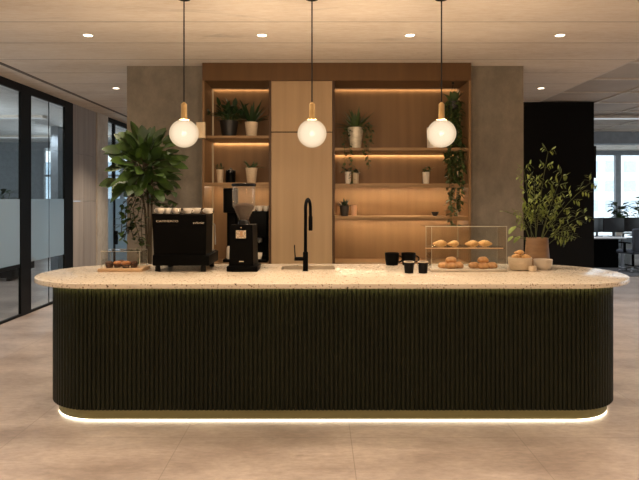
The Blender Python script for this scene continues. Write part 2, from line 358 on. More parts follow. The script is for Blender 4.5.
for i, (yy, lab) in enumerate(((11.5, 'nearer cool white ceiling strip lamp behind the glazed partition'), (15.2, 'farther cool white ceiling strip lamp behind the glazed partition'))):
    t = thing('strip_lamp', lab, 'lamp', (-8.0, yy, ZC - .001), 0, 'strip lamps behind the glass')
    MB().box((-2.6, -.10, -.05), (2.6, .10, 0)).build('housing', M['tbar'], t, smooth=False)
    MB().box((-2.55, -.08, -.056), (2.55, .08, -.0505)).build('diffuser', M['cool_lamp'], t, smooth=False)
for yy, lab in ((11.56, 'nearer pale ceiling strip lamp over the far desks'), (15.6, 'farther pale ceiling strip lamp over the far desks')):
    t2 = thing('strip_lamp', lab, 'lamp', (7.4, yy, ZC - .002), 0, 'strip lamps over the far desks')
    for ch_ in kids(t):
        c_ = ch_.copy(); C.objects.link(c_); c_.parent = t2
sb = thing('sideboard', 'long low black sideboard standing behind the glazed partition', 'sideboard', (-7.2, 12.0, 0))
MB().box((-1.0, -.22, .06), (1.0, .22, .70), .008).build('body', M['black_matte'], sb)
MB().box((-1.02, -.24, .70), (1.02, .24, .73), .004).build('top', M['black'], sb)
for x in (-.9, .9): MB().box((x - .03, -.18, 0), (x + .03, .18, .06)).build('foot', M['black'], sb)

# ------------------------------------------------------------------ daylight outside
def facade(name, label, x0, x1, y, z1, m, cols, rows, zlo, zstep, zh):
    t = thing(name, label, 'building', ((x0 + x1) / 2, y, -8))
    hw = (x1 - x0) / 2
    MB().box((-hw, 0, 0), (hw, 6, z1 + 8)).build('wall', m, t, smooth=False)
    step = 2 * hw / cols
    for i in range(cols):
        for j in range(rows):
            cx = -hw + step * (i + .5); cz = zlo + 8 + zstep * j
            MB().box((cx - step * .3, -.06, cz), (cx + step * .3, .05, cz + zh)).build('window', M['building_pane'], t, smooth=False)
    MB().box((-hw - .2, -.2, z1 + 8), (hw + .2, 6.2, z1 + 8.4)).build('parapet', m, t, smooth=False)
facade('office_building', 'pale office block with rows of windows beyond the far desks', 18.5, 34, 48, 5.2, M['building'], 10, 4, -1.0, 1.6, .9)
facade('office_building', 'blue grey building seen through the narrow window beside the concrete pillar', -17, -6, 30, 3.1, M['building_blue'], 8, 3, -2.0, 1.6, .9)

# ------------------------------------------------------------------ far office
def desk(cx, cy, wd, label):
    t = thing('desk', label, 'desk', (cx, cy, 0), 0, 'desks by the far windows')
    MB().box((-wd / 2, -.4, .72), (wd / 2, .4, .755), .004).build('desktop', M['desk_top'], t)
    for sx in (-1, 1):
        MB().box((sx * (wd / 2 - .06) - .025, -.36, 0), (sx * (wd / 2 - .06) + .025, -.30, .72)).box((sx * (wd / 2 - .06) - .025, .30, 0), (sx * (wd / 2 - .06) + .025, .36, .72)).box((sx * (wd / 2 - .06) - .025, -.3, .02), (sx * (wd / 2 - .06) + .025, .3, .06)).build('leg_frame', M['desk_leg'], t)
    MB().box((-wd / 2 + .09, -.20, .03), (wd / 2 - .09, -.17, .715)).build('modesty_shade_panel', M['black'], t)  # blackened down to the floor to stand in for shade underneath
    return t
desk(6.42, 14.1, 1.55, 'pale topped desk nearest the black wall, under two monitors')
desk(8.6, 14.3, 1.6, 'pale topped desk behind the slate swivel chair')
def monitor(x, y, yaw, label, wd=.5):
    t = thing('monitor', label, 'monitor', (x, y, .755), yaw, 'monitors on the far desks')
    MB().box((-wd / 2, -.02, .10), (wd / 2, .02, .45), .006).build('screen', M['monitor'], t)
    MB().box((-.025, -.015, .012), (.025, .015, .14)).build('stand', M['monitor'], t)
    MB().box((-.11, -.08, 0), (.11, .08, .012), .004).build('foot', M['monitor'], t)
monitor(PX(597, 14.1), 14.1, .5, 'dark monitor standing closest to the black wall')
monitor(PX(613.5, 14.1), 14.1, 0, 'square dark monitor in front of the leafy desk plant')
monitor(PX(633, 14.3), 14.3, 0, 'dark monitor above the slate swivel chair')
ch = thing('office_chair', 'slate grey swivel chair at the far desks', 'chair', (PX(633, 13.3), 13.3, 0), .35)
MB().box((-.25, -.25, .42), (.25, .25, .50), .03, 3).build('seat', M['chair'], ch)
MB().box((-.27, -.27, .50), (.27, -.20, 1.0), .03, 3).build('backrest', M['chair'], ch)
MB().lathe([(.03, .1), (.03, .42)], seg=12).build('column', M['black'], ch)
for k in range(5):
    a = k * 2 * math.pi / 5
    b_ = MB().tube([(0, 0, .11), (.27 * math.cos(a), .27 * math.sin(a), .07)], [.025, .016], 8).build('base_arm', M['desk_leg'], ch)
    MB().ball((.27 * math.cos(a), .27 * math.sin(a), .03), .03, u=10, v=8).build('caster', M['desk_leg'], b_)
for s in (-1, 1): MB().box((s * .28 - .02, -.18, .66), (s * .28 + .02, .12, .69), .008).box((s * .28 - .015, -.05, .46), (s * .28 + .015, 0, .66)).build('armrest', M['black'], ch)
pd = thing('pedestal', 'white drawer pedestal under the desk behind the swivel chair', 'drawer unit', (PX(636.5, 14.5), 14.5, 0))
MB().box((-.2, -.25, .03), (.2, .25, .55), .008).build('body', M['white_room'], pd)
for z in (.05, .22, .39): MB().box((-.19, -.262, z), (.19, -.25, z + .15), .004).build('drawer', M['white_room'], pd)
MB().box((-.18, -.2, 0), (.18, .2, .03)).build('plinth', M['black'], pd)

# ------------------------------------------------------------------ plants
def rnd(a, b): return random.uniform(a, b)
def desk_plant(name, label, loc, h, spread, pot_m, leaf_m, n, L, W):
    t = thing(name, label, 'plant', loc, 0, 'office plants')
    MB().lathe([(.07, 0), (.085, .15), (.09, .16), (.078, .16), (.07, .13)], seg=18).build('pot', pot_m, t)
    st = MB(); fo = MB()
    for i in range(n):
        a = rnd(0, 6.28); r = spread * rnd(.2, 1); z = rnd(.35, 1) * h
        q = Vector((r * math.cos(a) * .6, r * math.sin(a) * .6, .14 + z))
        if i % 3 == 0: st.tube([(0, 0, .12), (q.x * .3, q.y * .3, .14 + z * .5), q], .006, 5)
        fo.leaf(q, (math.cos(a), math.sin(a), rnd(-.1, .9)), L * rnd(.7, 1.2), W * rnd(.8, 1.2), rnd(.2, .9))
    st.build('stem', M['stem'], t); fo.build('foliage', leaf_m, t)
desk_plant('office_plant', 'leafy green plant on the desk against the far window', (PX(619, 14.42), 14.42, .755), .66, .24, M['ceramic'], M['leaf'], 70, .20, .11)
desk_plant('office_plant', 'plant with spreading leaves cut off by the picture edge, by the far window', (PX(641, 15.6), 15.6, .755), .8, .34, M['ceramic'], M['leaf'], 60, .22, .10)
desk(8.75, 15.5, 1.2, 'pale desk under the plant at the picture edge')
desk_plant('office_plant', 'dark leafy plant on the black sideboard behind the glazed partition', (-6.55, 12.0, .73), .95, .42, M['pot_black'], M['leaf_dark'], 90, .24, .07)

def pot_prof(rt, rb, h): return [(rb * .9, 0), (rb, .006), (rt, h - .008), (rt, h), (rt * .86, h), (rt * .82, h - .025), (.002, h - .025)]
def potted(name, label, cat, loc, rt, rb, h, pot_m, style, leaf_m, n, L, W, group=None, spread=.6, height=0, trails=()):
    t = thing(name, label, cat, loc, 0, group)
    MB().lathe(pot_prof(rt, rb, h), seg=26, cap1=False).build('pot', pot_m, t)
    MB().lathe([(rt * .84, h - .03), (rt * .84, h - .018), (.001, h - .012)], seg=18, cap1=False).build('soil', M['soil'], t)
    st = MB(); fo = MB(); stn = 0
    for i in range(n):
        a = i * 2.399 + rnd(-.3, .3); rr = rt * .6 * rnd(0, 1)
        b0 = Vector((rr * math.cos(a), rr * math.sin(a), h - .02))
        if style == 'spiky':
            e = rnd(spread, 1.35)
            d = Vector((math.cos(a) * math.cos(e), math.sin(a) * math.cos(e) * .8, math.sin(e)))
            fo.leaf(b0, d, L * rnd(.75, 1.15), W, rnd(.1, .6), tip=.6)
        else:
            e = rnd(spread, 1.4)
            d = Vector((math.cos(a) * math.cos(e), math.sin(a) * math.cos(e) * .7, math.sin(e)))
            q = b0 + d * rnd(.3, 1) * height
            st.tube([b0, b0 + Vector((0, 0, (q.z - b0.z) * .55)) + (q - b0) * .2, q], .0035, 5); stn += 1
            for k in range(3):
                dd = (d + Vector((rnd(-1, 1), rnd(-.8, .8), rnd(-.6, .7)))).normalized()
                fo.leaf(q - d * .03 * k, dd, L * rnd(.7, 1.2), W * rnd(.8, 1.2), rnd(.1, .8))
    for path in trails:
        pts = [Vector(p) for p in path]; st.tube(pts, .003, 5); stn += 1
        for a_, b_ in zip(pts, pts[1:]):
            m_ = max(2, int((b_ - a_).length / .022))
            for k in range(m_):
                q = a_.lerp(b_, (k + .5) / m_)
                an = rnd(0, 6.28)
                fo.leaf(q, (math.cos(an), math.sin(an) * .7, rnd(-.6, .3)), rnd(.042, .065), rnd(.032, .046), .5, n=3)
    if stn: st.build('stem', M['stem'], t)
    else: st.bm.free()
    fo.build('foliage', leaf_m, t)
    return t

# ------------------------------------------------------------------ back cabinets
YF, YB = 7.0, 7.56
ZT = 3.085
XA, XB, XC, XD = PX(202.3, YF), PX(270.8, YF), PX(332.8, YF), PX(471, YF)
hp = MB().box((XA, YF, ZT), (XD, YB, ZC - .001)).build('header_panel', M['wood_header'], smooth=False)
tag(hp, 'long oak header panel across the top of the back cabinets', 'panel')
def shelf_unit(label, x0, x1, shelves, outer):
    cx = (x0 + x1) / 2
    t = thing('shelf_unit', label, 'shelf unit', (cx, YF, 0))
    hw = (x1 - x0) / 2
    D = YB - YF
    for s in (-1, 1):
        xx = s * (hw - .0125)
        MB().box((xx - .0125, 0, 0), (xx + .0125, D, ZT)).build('side_panel', M['wood' if s == outer else 'wood_gap_shade'], t, smooth=False)
    MB().box((-hw + .025, D - .03, 0), (hw - .025, D, ZT)).build('back_panel', M['wood'], t, smooth=False)
    base = MB().box((-hw + .025, .03, .0), (hw - .025, D - .03, .90)).build('base_cabinet', M['wood'], t, smooth=False)
    nd = 2 if hw > .5 else 1
    for k in range(nd):
        a = -hw + .03 + k * (2 * hw - .06) / nd
        d = MB().box((a + .002, .008, .08), (a + (2 * hw - .06) / nd - .002, .03, .88)).build('door', M['wood_door'], base, smooth=False)
    for zt, zb in shelves:
        s = MB().box((-hw + .025, .02, zb), (hw - .025, D - .03, zt), .002, 1).box((-hw + .025, .02, zb - (.012 if zb < 2 else .001)), (hw - .025, .035, zb + .01)).build('shelf', M['wood_shelf'], t, smooth=False)
        if zb > 2:
            MB().box((-hw + .04, D - .05, zb - .006), (hw - .04, D - .034, zb - .001)).build('light_strip', M['led_mid'], s, smooth=False)
            MB().box((-hw + .03, D - .064, zb - .012), (hw - .03, D - .056, zb - .0005)).build('strip_profile', M['wood_shelf'], s, smooth=False)
        else:
            MB().box((-hw + .04, D - .186, zb - .003), (hw - .04, D - .17, zb - .001)).build('light_strip', M['led_low'], s, smooth=False)
    MB().box((-hw + .04, D - .05, ZT - .008), (hw - .04, D - .034, ZT - .002)).build('light_strip', M['led'], t, smooth=False)
    MB().box((-hw + .03, D - .064, ZT - .016), (hw - .03, D - .056, ZT - .001)).build('strip_profile', M['wood_shelf'], t, smooth=False)
    xo = outer * (hw - .034); MB().box((xo - .006, D - .046, .92), (xo + .006, D - .034, ZT - .016)).build('corner_light_strip', M['led_corner'], t, smooth=False)
    return t
shelf_unit('narrow open oak shelf unit behind the coffee grinder', XA, XB, [(2.428, 2.392), (1.865, 1.828)], -1)
shelf_unit('wide open oak shelf unit with three glowing shelves', XC, XD, [(2.284, 2.240), (1.853, 1.818), (1.458, 1.42)], 1)
t = thing('tall_cabinet', 'tall closed oak cabinet with two flush doors behind the tap', 'cabinet', ((XB + XC) / 2, YF, 0))
hw = (XC - XB) / 2 - .002
MB().box((-hw, .022, 0), (hw, YB - YF, ZT - .002)).build('body', M['black_matte'], t, smooth=False)
MB().box((-hw + .004, 0, 2.475), (hw - .004, .021, ZT - .006), .0015, 1).build('door', M['wood_door'], t, smooth=False)
MB().box((-hw + .004, 0, .08), (hw - .004, .021, 2.463), .0015, 1).build('door', M['wood_door'], t, smooth=False)
MB().box((-hw + .004, .03, 0), (hw - .004, .06, .078)).build('plinth', M['black_matte'], t, smooth=False)
pq = MB().box((PX(196, 6.95), 6.95, PZ(138, 6.95)), (PX(205, 6.95), 6.998, PZ(122, 6.95)), .004).build('wall_plaque', M['plaque'])
tag(pq, 'small cream block fixed to the shelf edge beside the first globe', 'plaque')
bp_ = MB().box((PX(594, 9.87), 9.89, PZ(178, 9.9)), (PX(594, 9.87) + .05, 10.4, PZ(146, 9.9)), .006).build('wall_panel', M['black_gloss'])
tag(bp_, 'slim black panel fixed on the end of the black wall', 'panel')

# plants and pots on shelves
SL1, SL2, SR1, SR2, SR3 = 2.429, 1.866, 2.285, 1.854, 1.459
YS = 7.24
potted('potted_plant', 'dark bushy plant in a black pot on the narrow unit', 'plant', (PX(229, 7.22), 7.22, SL1), .115, .085, .20, M['pot_black'], 'bushy', M['leaf_dark'], 34, .13, .055, 'plants on the narrow unit', .25, .24)
potted('potted_plant', 'dark spiky plant in a tapered cream pot beside the black pot', 'plant', (PX(251.5, 7.22), 7.22, SL1), .082, .062, .185, M['cream'], 'spiky', M['leaf_dark'], 26, .30, .045, 'plants on the narrow unit', .45)
potted('potted_plant', 'small sprig in a slim cream pot on the narrow unit', 'plant', (PX(220, 7.22), 7.22, SL2), .045, .036, .165, M['cream'], 'bushy', M['leaf_dark'], 8, .06, .02, 'plants on the narrow unit', .6, .09)
potted('potted_plant', 'grey green succulent in a cream pot above the grinder', 'plant', (PX(251.5, 7.22), 7.22, SL2), .074, .056, .185, M['cream'], 'spiky', M['succulent'], 22, .14, .04, 'plants on the narrow unit', .3)
Yt = 7.16
def tr(pts, base): return [tuple(P(x, y, Y) - Vector(base)) for x, y, Y in pts]
b0 = (PX(355.5, Yt), Yt, SR1)
potted('trailing_plant', 'spiky plant with trailing stems in a silvery pot, top shelf', 'plant', b0, .098, .066, .255, M['pot_silver'], 'spiky', M['leaf_trail'], 34, .27, .045, None, .15,
       trails=[tr([(350, 130, Yt), (345, 128, 7.05), (344, 142, 6.96), (345, 158, 6.95), (344, 172, 6.96)], b0), tr([(352, 130, Yt), (349, 130, 7.03), (350, 150, 6.95), (352, 166, 6.94), (353, 184, 6.95)], b0),
               tr([(360, 130, Yt), (367, 126, 7.08), (369, 140, 6.98), (368, 155, 6.95), (369, 169, 6.96)], b0), tr([(361, 130, Yt), (369, 122, 7.1), (372, 132, 7.0), (371, 144, 6.96)], b0), tr([(359, 130, Yt), (364, 128, 7.04), (365, 140, 6.95), (364, 158, 6.94)], b0)])
def pot_only(name, label, cat, loc, rt, rb, h, m, group=None):
    o = MB().lathe(pot_prof(rt, rb, h)[:-1] + [(rt * .78, h * .3), (.002, h * .28)], seg=24, cap1=False).build(name, m, loc=loc)
    return tag(o, label, cat, group)
potted('potted_plant', 'small leafy sprig in a white pot under the trailing plant', 'plant', (PX(348, YS), YS, SR2), .038, .036, .15, M['ceramic'], 'bushy', M['leaf_dark'], 8, .06, .03, 'small pots on the wide unit', .3, .04)
potted('potted_plant', 'round leafed sprig in a pale pot, second beneath the trailing plant', 'plant', (PX(356, YS), YS, SR2), .038, .034, .14, M['cream'], 'bushy', M['leaf_dark'], 9, .07, .04, 'small pots on the wide unit', .3, .05)
potted('potted_plant', 'small sprout in a white pot alone along the middle shelf', 'plant', (PX(426, YS), YS, SR2), .045, .038, .15, M['ceramic'], 'bushy', M['leaf_trail'], 8, .06, .028, 'small pots on the wide unit', .5, .07)
potted('potted_plant', 'small succulent in a dark grey pot on the lowest shelf', 'plant', (PX(344.5, YS), YS, SR3), .058, .046, .125, M['pot_grey'], 'spiky', M['leaf_dark'], 18, .11, .035, 'small pots on the wide unit', .4)
pot_only('tumbler', 'plain peach tumbler beside the dark grey pot', 'tumbler', (PX(354, YS), YS, SR3), .036, .033, .135, M['pot_peach'])
pot_only('planter', 'plain white planter on the top shelf behind the third globe', 'planter', (PX(434.5, 7.2), 7.2, SR1), .095, .09, .26, M['ceramic'])
pot_only('bowl', 'tiny dark bowl on the lowest shelf near the hanging plant', 'bowl', (PX(435, YS), YS, SR3), .045, .026, .05, M['pot_black'])
# hanging plant in the corner of the wide unit
hb = Vector((PX(453, 7.1), 7.1, PZ(110, 7.1)))
t = thing('hanging_plant', 'long hanging plant cascading down the end of the wide unit', 'plant', hb)
MB().lathe([(.03, 0), (.06, .01), (.075, .10), (.068, .10), (.055, .02), (.001, .02)], seg=20, cap1=False).build('pot', M['pot_black'], t)
hg = MB()
for k in range(3):
    a = k * 2.094; hg.tube([(.07 * math.cos(a), .07 * math.sin(a), .095), (0, 0, ZT - hb.z - .02)], .002, 5)
hg.box((-.012, -.012, ZT - hb.z - .024), (.012, .012, ZT - hb.z)).build('hanger', M['cord'], t)
st = MB(); fo = MB()
for k in range(22):
    a = rnd(0, 6.28); xe = PX(rnd(445, 462), 7.1) - hb.x; ye = rnd(-.1, .1)
    zb = PZ(rnd(150, 226), 7.1) - hb.z
    if k < 5: zb = PZ(rnd(205, 226), 7.1) - hb.z; xe = PX(rnd(446, 457), 7.1) - hb.x
    pts = [Vector((.03 * math.cos(a), .03 * math.sin(a), .08)), Vector((.08 * math.cos(a), .08 * math.sin(a), .11)), Vector((xe * .8, ye, zb * .3)), Vector((xe, ye, zb * .65)), Vector((xe * .8 + rnd(-.03, .03), ye, zb))]
    st.tube(pts, .003, 5)
    for p_, q_ in zip(pts, pts[1:]):
        m_ = max(1, int((q_ - p_).length / .03))
        for j in range(m_):
            q = p_.lerp(q_, (j + rnd(.2, .8)) / m_); an = rnd(0, 6.28)
            fo.leaf(q, (math.cos(an), math.sin(an), rnd(-.7, .2)), rnd(.06, .10), rnd(.034, .05), .6, n=3)
for k in range(16):
    a = k * 2.4; fo.leaf((.03 * math.cos(a), .03 * math.sin(a), .08), (math.cos(a) * .5, math.sin(a) * .5, 1), rnd(.12, .2), .05, .5)
st.build('stem', M['stem'], t); fo.build('foliage', M['leaf_trail'], t)

# back bar items in the narrow unit
def stack_of(zb): return zb
t = thing('canister', 'short black canister with a round lid on the lower narrow shelf', 'canister', (PX(230.5, 7.2), 7.2, SL2))
MB().lathe([(.055, 0), (.062, .005), (.062, .12), (.058, .125)], seg=24).build('body', M['black'], t)
MB().lathe([(.064, .125), (.064, .15), (.05, .16), (.016, .162), (.016, .18), (.01, .185)], seg=24).build('lid', M['black_gloss'], t)
t = thing('coffee_brewer', 'tall narrow black coffee brewer standing behind the grinder', 'coffee maker', (PX(231, 7.18), 7.18, .90))
MB().box((-.085, -.10, 0), (.085, .16, .035), .006).build('base', M['black'], t)
MB().box((-.06, .06, .035), (.06, .15, .76), .008).build('tower', M['black'], t)
MB().box((-.085, -.08, .60), (.085, .06, .90), .012).build('head', M['black'], t)
MB().lathe([(.045, .036), (.055, .05), (.05, .17), (.04, .19)], c=(0, -.02, 0), seg=20).build('carafe', M['ceramic'], t)
t = thing('back_bar_machine', 'black coffee machine on the back bar, partly hidden by the grinder', 'coffee machine', (PX(252.5, 7.22), 7.22, .90))
MB().box((-.17, -.14, .30), (.19, .20, .62), .012).build('body', M['black'], t)
MB().box((-.17, .06, .03), (.19, .20, .31)).build('rear_panel', M['black'], t)
MB().box((-.17, -.16, 0), (.19, .20, .04), .005).build('drip_tray', M['black'], t)
for x in (-.08, .10): MB().lathe([(.03, .24), (.034, .30)], c=(x, -.05, 0), seg=16).tube([(x, -.07, .26), (x, -.19, .25)], .011, 8).build('portafilter', M['steel'], t)
def cup_mesh(r, h, handle=True):
    c = MB().lathe([(r * .62, 0), (r * .66, .003), (r * .92, h * .5), (r, h), (r * .93, h), (r * .85, h * .5), (r * .55, .008), (.001, .008)], seg=22, cap1=False)
    return c
def handle_mesh(r, h, rr=.005):
    pts = [Vector((r * .9 + .0 + math.sin(a) * h * .34, 0, h * .52 + math.cos(a) * h * .27)) for a in [math.pi * k / 8 for k in range(9)]]
    return MB().tube(pts, rr, 8)
def make_cup(name, label, cat, loc, r, h, m, rz=0, group=None):
    t = thing(name, label, cat, loc, rz, group)
    cup_mesh(r, h).build('bowl', m, t); handle_mesh(r, h).build('handle', m, t)
    return t
zb = .90 + .62
c0 = make_cup('cup', 'white cups lined up on the machine of the back bar', 'cup', (PX(246, 7.15), 7.15, zb), .04, .065, M['ceramic'], .5, 'cups on the back bar machine')
for x, rz in ((252.5, 2.2), (259.5, 4), (266, 1)): dup(c0, (PX(x, 7.15), 7.15, zb), rz)
make_cup('cup', 'white cup low on the drip tray of the back bar machine', 'cup', (PX(259, 7.1), 7.1, .94), .042, .075, M['ceramic'], 2)

# ------------------------------------------------------------------ counter
def rr_path(xl, xr, yf, yb, r, step=.02, off=0):
    """rounded-rectangle outline; returns [(point, outward normal, length)]"""
    xl -= off; xr += off; yf -= off; yb += off; r += off
    segs = []
    segs.append(('l', (xl + r, yf), (xr - r, yf), (0, -1)))
    segs.append(('a', (xr - r, yf + r), -math.pi / 2))
    segs.append(('l', (xr, yf + r), (xr, yb - r), (1, 0)))
    segs.append(('a', (xr - r, yb - r), 0))
    segs.append(('l', (xr - r, yb), (xl + r, yb), (0, 1)))
    segs.append(('a', (xl + r, yb - r), math.pi / 2))
    segs.append(('l', (xl, yb - r), (xl, yf + r), (-1, 0)))
    segs.append(('a', (xl + r, yf + r), math.pi))
    out = []; s = 0
    for sg in segs:
        if sg[0] == 'l':
            a, b = Vector(sg[1]), Vector(sg[2]); Ln = (b - a).length
            if Ln < 1e-6: continue
            n = max(1, int(round(Ln / step)))
            for i in range(n): out.append((a.lerp(b, i / n), Vector(sg[3]), s + Ln * i / n))
            s += Ln
        else:
            c = Vector(sg[1]); Ln = r * math.pi / 2; n = max(6, int(round(Ln / step)))
            for i in range(n):
                an = sg[2] + math.pi / 2 * i / n
                nv = Vector((math.cos(an), math.sin(an))); out.append((c + nv * r, nv, s + Ln * i / n))
            s += Ln
    return out, s
BXL, BXR, BYF, BYB, BR = -2.15, 2.363, 4.36, 5.52, .45
t = thing('bar_counter', 'long dark green fluted bar counter with rounded ends', 'counter', (.1, 4.9, 0))
OFF = Vector((.1, 4.9, 0))
path, total = rr_path(BXL, BXR, BYF, BYB, BR, .0055)
nr = round(total / .0335); pitch = total / nr
ringb = []; k = 0; NP = 10
for i in range(nr * NP):
    sv = (i + .5) * pitch / NP
    while k + 1 < len(path) and path[k + 1][2] <= sv: k += 1
    (p0, n0, s0), (p1, n1, s1) = path[k], path[(k + 1) % len(path)]
    if s1 <= s0: s1 = total
    f_ = (sv - s0) / (s1 - s0); p = p0.lerp(p1, f_); n_ = n0.lerp(n1, f_)
    u = ((i % NP) + .5) / NP
    v_ = (u - .08) / .84
    ringb.append(p + n_ * ((-.014 if v_ < 0 or v_ > 1 else .010 * math.sqrt(max(0, 1 - (2 * v_ - 1) ** 2)) - .010)))
MB().rings([[Vector((q.x, q.y, z)) - OFF for q in ringb] for z in (.096, 1.010)], True, False).build('fluted_body', M['green'], t, angle=60)
path, _ = rr_path(BXL, BXR, BYF, BYB, BR, .03, -.045)
MB().rings([[Vector((p.x, p.y, z)) - OFF for p, _n, _s in path] for z in (.014, .097)]).build('plinth', M['gold'], t)
def strip(path, z0, z1, off0, off1):
    mb = MB(); R = []
    for z, o in ((z0, off0), (z0, off1), (z1, off1), (z1, off0), (z0, off0)):
        R.append([Vector((p.x + n.x * o, p.y + n.y * o, z)) - OFF for p, n, s in path])
    return mb.rings(R, False, False)
strip(path, .001, .0135, -.02, -.002).build('base_light_strip', M['led_base'], t)
path2, _ = rr_path(BXL, BXR, BYF, BYB, BR, .03)
strip(path2, 1.0075, 1.0108, .010, .022).build('top_light_strip', M['led_under'], t)

# worktop
WXL, WXR, WYF, WYB, WR = -2.343, 2.54, 4.30, 5.61, .6545
WZ0, WZ1 = 1.011, 1.05
SX0, SX1, SY0, SY1 = PX(281, 5.3), PX(335.5, 5.3), 5.15, 5.46
wp, _ = rr_path(WXL, WXR, WYF, WYB, WR, .04)
mb = MB()
prof = [(-.004, WZ0), (0, WZ0 + .004), (0, WZ1 - .006), (-.002, WZ1 - .002), (-.006, WZ1)]
mb.rings([[Vector((p.x + n.x * o, p.y + n.y * o, z)) for p, n, s in wp] for o, z in prof], False, False)
bm = mb.bm; bm.verts.ensure_lookup_table()
nW = len(wp)
hole, _ = rr_path(SX0, SX1, SY0, SY1, .03, .02)
hr = []
for z in (WZ0, WZ1): hr.append([bm.verts.new((p.x, p.y, z)) for p, n, s in hole])
nh = len(hole)
for i in range(nh):
    j = (i + 1) % nh; bm.faces.new((hr[0][i], hr[0][j], hr[1][j], hr[1][i]))
bm.verts.ensure_lookup_table()
rings_v = [bm.verts[i * nW:(i + 1) * nW] for i in range(len(prof))]
for ring, hring in ((rings_v[0], hr[0]), (rings_v[-1], hr[1])):
    es = [bm.edges.get((ring[i], ring[(i + 1) % nW])) for i in range(nW)] + [bm.edges.get((hring[i], hring[(i + 1) % nh])) for i in range(nh)]
    bmesh.ops.triangle_fill(bm, use_beauty=True, use_dissolve=False, edges=es)
wt = mb.build('worktop', M['terrazzo'])
tag(wt, 'long oval speckled terrazzo worktop on the green counter', 'worktop')
# sink
t = thing('sink', 'rectangular steel sink set into the worktop behind the tap', 'sink', ((SX0 + SX1) / 2, (SY0 + SY1) / 2, WZ0 - .18))
sw, sd = (SX1 - SX0) / 2, (SY1 - SY0) / 2
def rr_ring(hx, hy, r, z, n=10):
    return [Vector((p.x, p.y, z)) for p, _n, _s in rr_path(-hx, hx, -hy, hy, r, n)[0]]
MB().rings([rr_ring(sw - .001, sd - .001, .03, .217), rr_ring(sw - .006, sd - .006, .03, .217), rr_ring(sw - .006, sd - .006, .03, .03), rr_ring(sw - .03, sd - .03, .03, .004)], False, True).build('basin', M['steel_dark'], t)
MB().lathe([(.03, .005), (.034, .007), (.03, .009)], seg=20).build('drain', M['steel'], t)
# tap
TX, TY = PX(305.5, 5.05), 5.05
t = thing('tap', 'tall matt black gooseneck tap by the sink', 'tap', (TX, TY, WZ1))
MB().lathe([(.026, 0), (.026, .004), (.0225, .006), (.0225, .16), (.02, .165)], seg=24).build('base', M['black'], t)
arc = [Vector((0, 0, .16)), Vector((0, 0, .35)), Vector((.001, .003, .50))]
for k in range(0, 11):
    a = math.pi * k / 10; arc.append(Vector((.02 - .02 * math.cos(a), .08 - .08 * math.cos(a), .53 + .088 * math.sin(a))))
arc += [Vector((.041, .16, .46))]
MB().tube(arc, .0145, 14).build('spout', M['black'], t)
MB().lathe([(.0165, .34), (.0185, .345), (.0185, .46), (.0155, .47)], c=(.041, .16, 0), seg=18).build('spray_head', M['black'], t)
MB().tube([(-.015, 0, .105), (-.095, 0, .105)], .017, 14).build('valve', M['black'], t)
MB().tube([(-.088, 0, .112), (-.092, 0, .16), (-.095, 0, .225)], [.006, .005, .0045], 8).build('lever', M['black'], t)

# ------------------------------------------------------------------ espresso machine
EX, EY = -1.19, 4.98
t = thing('espresso_machine', 'wide black espresso machine with silver lettering on its back', 'coffee machine', (EX, EY, WZ1))
x0, x1 = -.237, .228
MB().hexa([(x0 + .012, .02, .13), (x1 - .008, .02, .13), (x1 - .008, .30, .13), (x0 + .012, .30, .13), (x0, 0, .492), (x1, 0, .492), (x1, .30, .492), (x0, .30, .492)]).build('body', M['black'], t, smooth=False)
MB().box((x0 - .004, -.004, .485), (x1 + .004, .31, .497), .003).build('cup_tray', M['black_gloss'], t)
MB().box((x0 + .004, .0, .052), (x1 + .022, .46, .145), .008).build('base', M['black'], t)
MB().box((x0 + .03, .30, .145), (x1 - .01, .46, .152)).build('drip_tray', M['steel'], t, smooth=False)
MB().tube([(x0 - .0, .34, .497), (x0, .34, .53), (x1, .34, .53), (x1, .34, .497)], .006, 8).build('cup_rail', M['black'], t)
for x in (-.1, .1):
    g = MB().lathe([(.035, .26), (.04, .28), (.04, .34)], c=(x, .36, 0), seg=20).box((x - .03, .29, .31), (x + .03, .37, .37), .006).build('group_head', M['steel'], t)
    MB().lathe([(.034, .235), (.036, .26)], c=(x, .36, 0), seg=18).tube([(x, .385, .25), (x, .52, .235)], [.012, .014], 10).build('portafilter', M['black'], g)
for x in (x0 + .03, x1 + .0): MB().tube([(x, .32, .40), (x, .40, .38), (x, .42, .2)], .006, 8).build('steam_wand', M['steel'], t)
for x, y in ((-.20, .05), (.19, .05), (-.18, .40), (.20, .40)): MB().lathe([(.022, 0), (.024, .005), (.02, .055)], c=(x, y, 0), seg=16).build('foot', M['black_matte'], t)
def text_part(name, body, size, m, parent, loc, rx=math.pi / 2, shear=0, ext=.0006):
    cu = bpy.data.curves.new(name, 'FONT'); cu.body = body; cu.size = size; cu.extrude = ext; cu.shear = shear; cu.align_x = 'LEFT'
    o = bpy.data.objects.new(name, cu); C.objects.link(o)
    dg = bpy.context.evaluated_depsgraph_get(); dg.update()
    me = bpy.data.meshes.new_from_object(o.evaluated_get(dg)); bpy.data.objects.remove(o)
    me.materials.append(m)
    n = bpy.data.objects.new(name, me); C.objects.link(n); n.parent = parent; n.location = loc; n.rotation_euler = (rx, 0, 0)
    return n
slant = math.pi / 2 + math.atan2(.02, .362) * 1
tx = text_part('lettering', 'CAMMERCO', .023, M['letter'], t, (PX(156, EY) - EX, .001, .425), slant)
tx.scale.x = (22 * EY / F) / max(.001, tx.dimensions.x)
tx2 = text_part('script_lettering', 'vivie', .028, M['letter'], t, (PX(192, EY) - EX, .0015, .410), slant, .35)
tx2.scale.x = (11 * EY / F) / max(.001, tx2.dimensions.x)
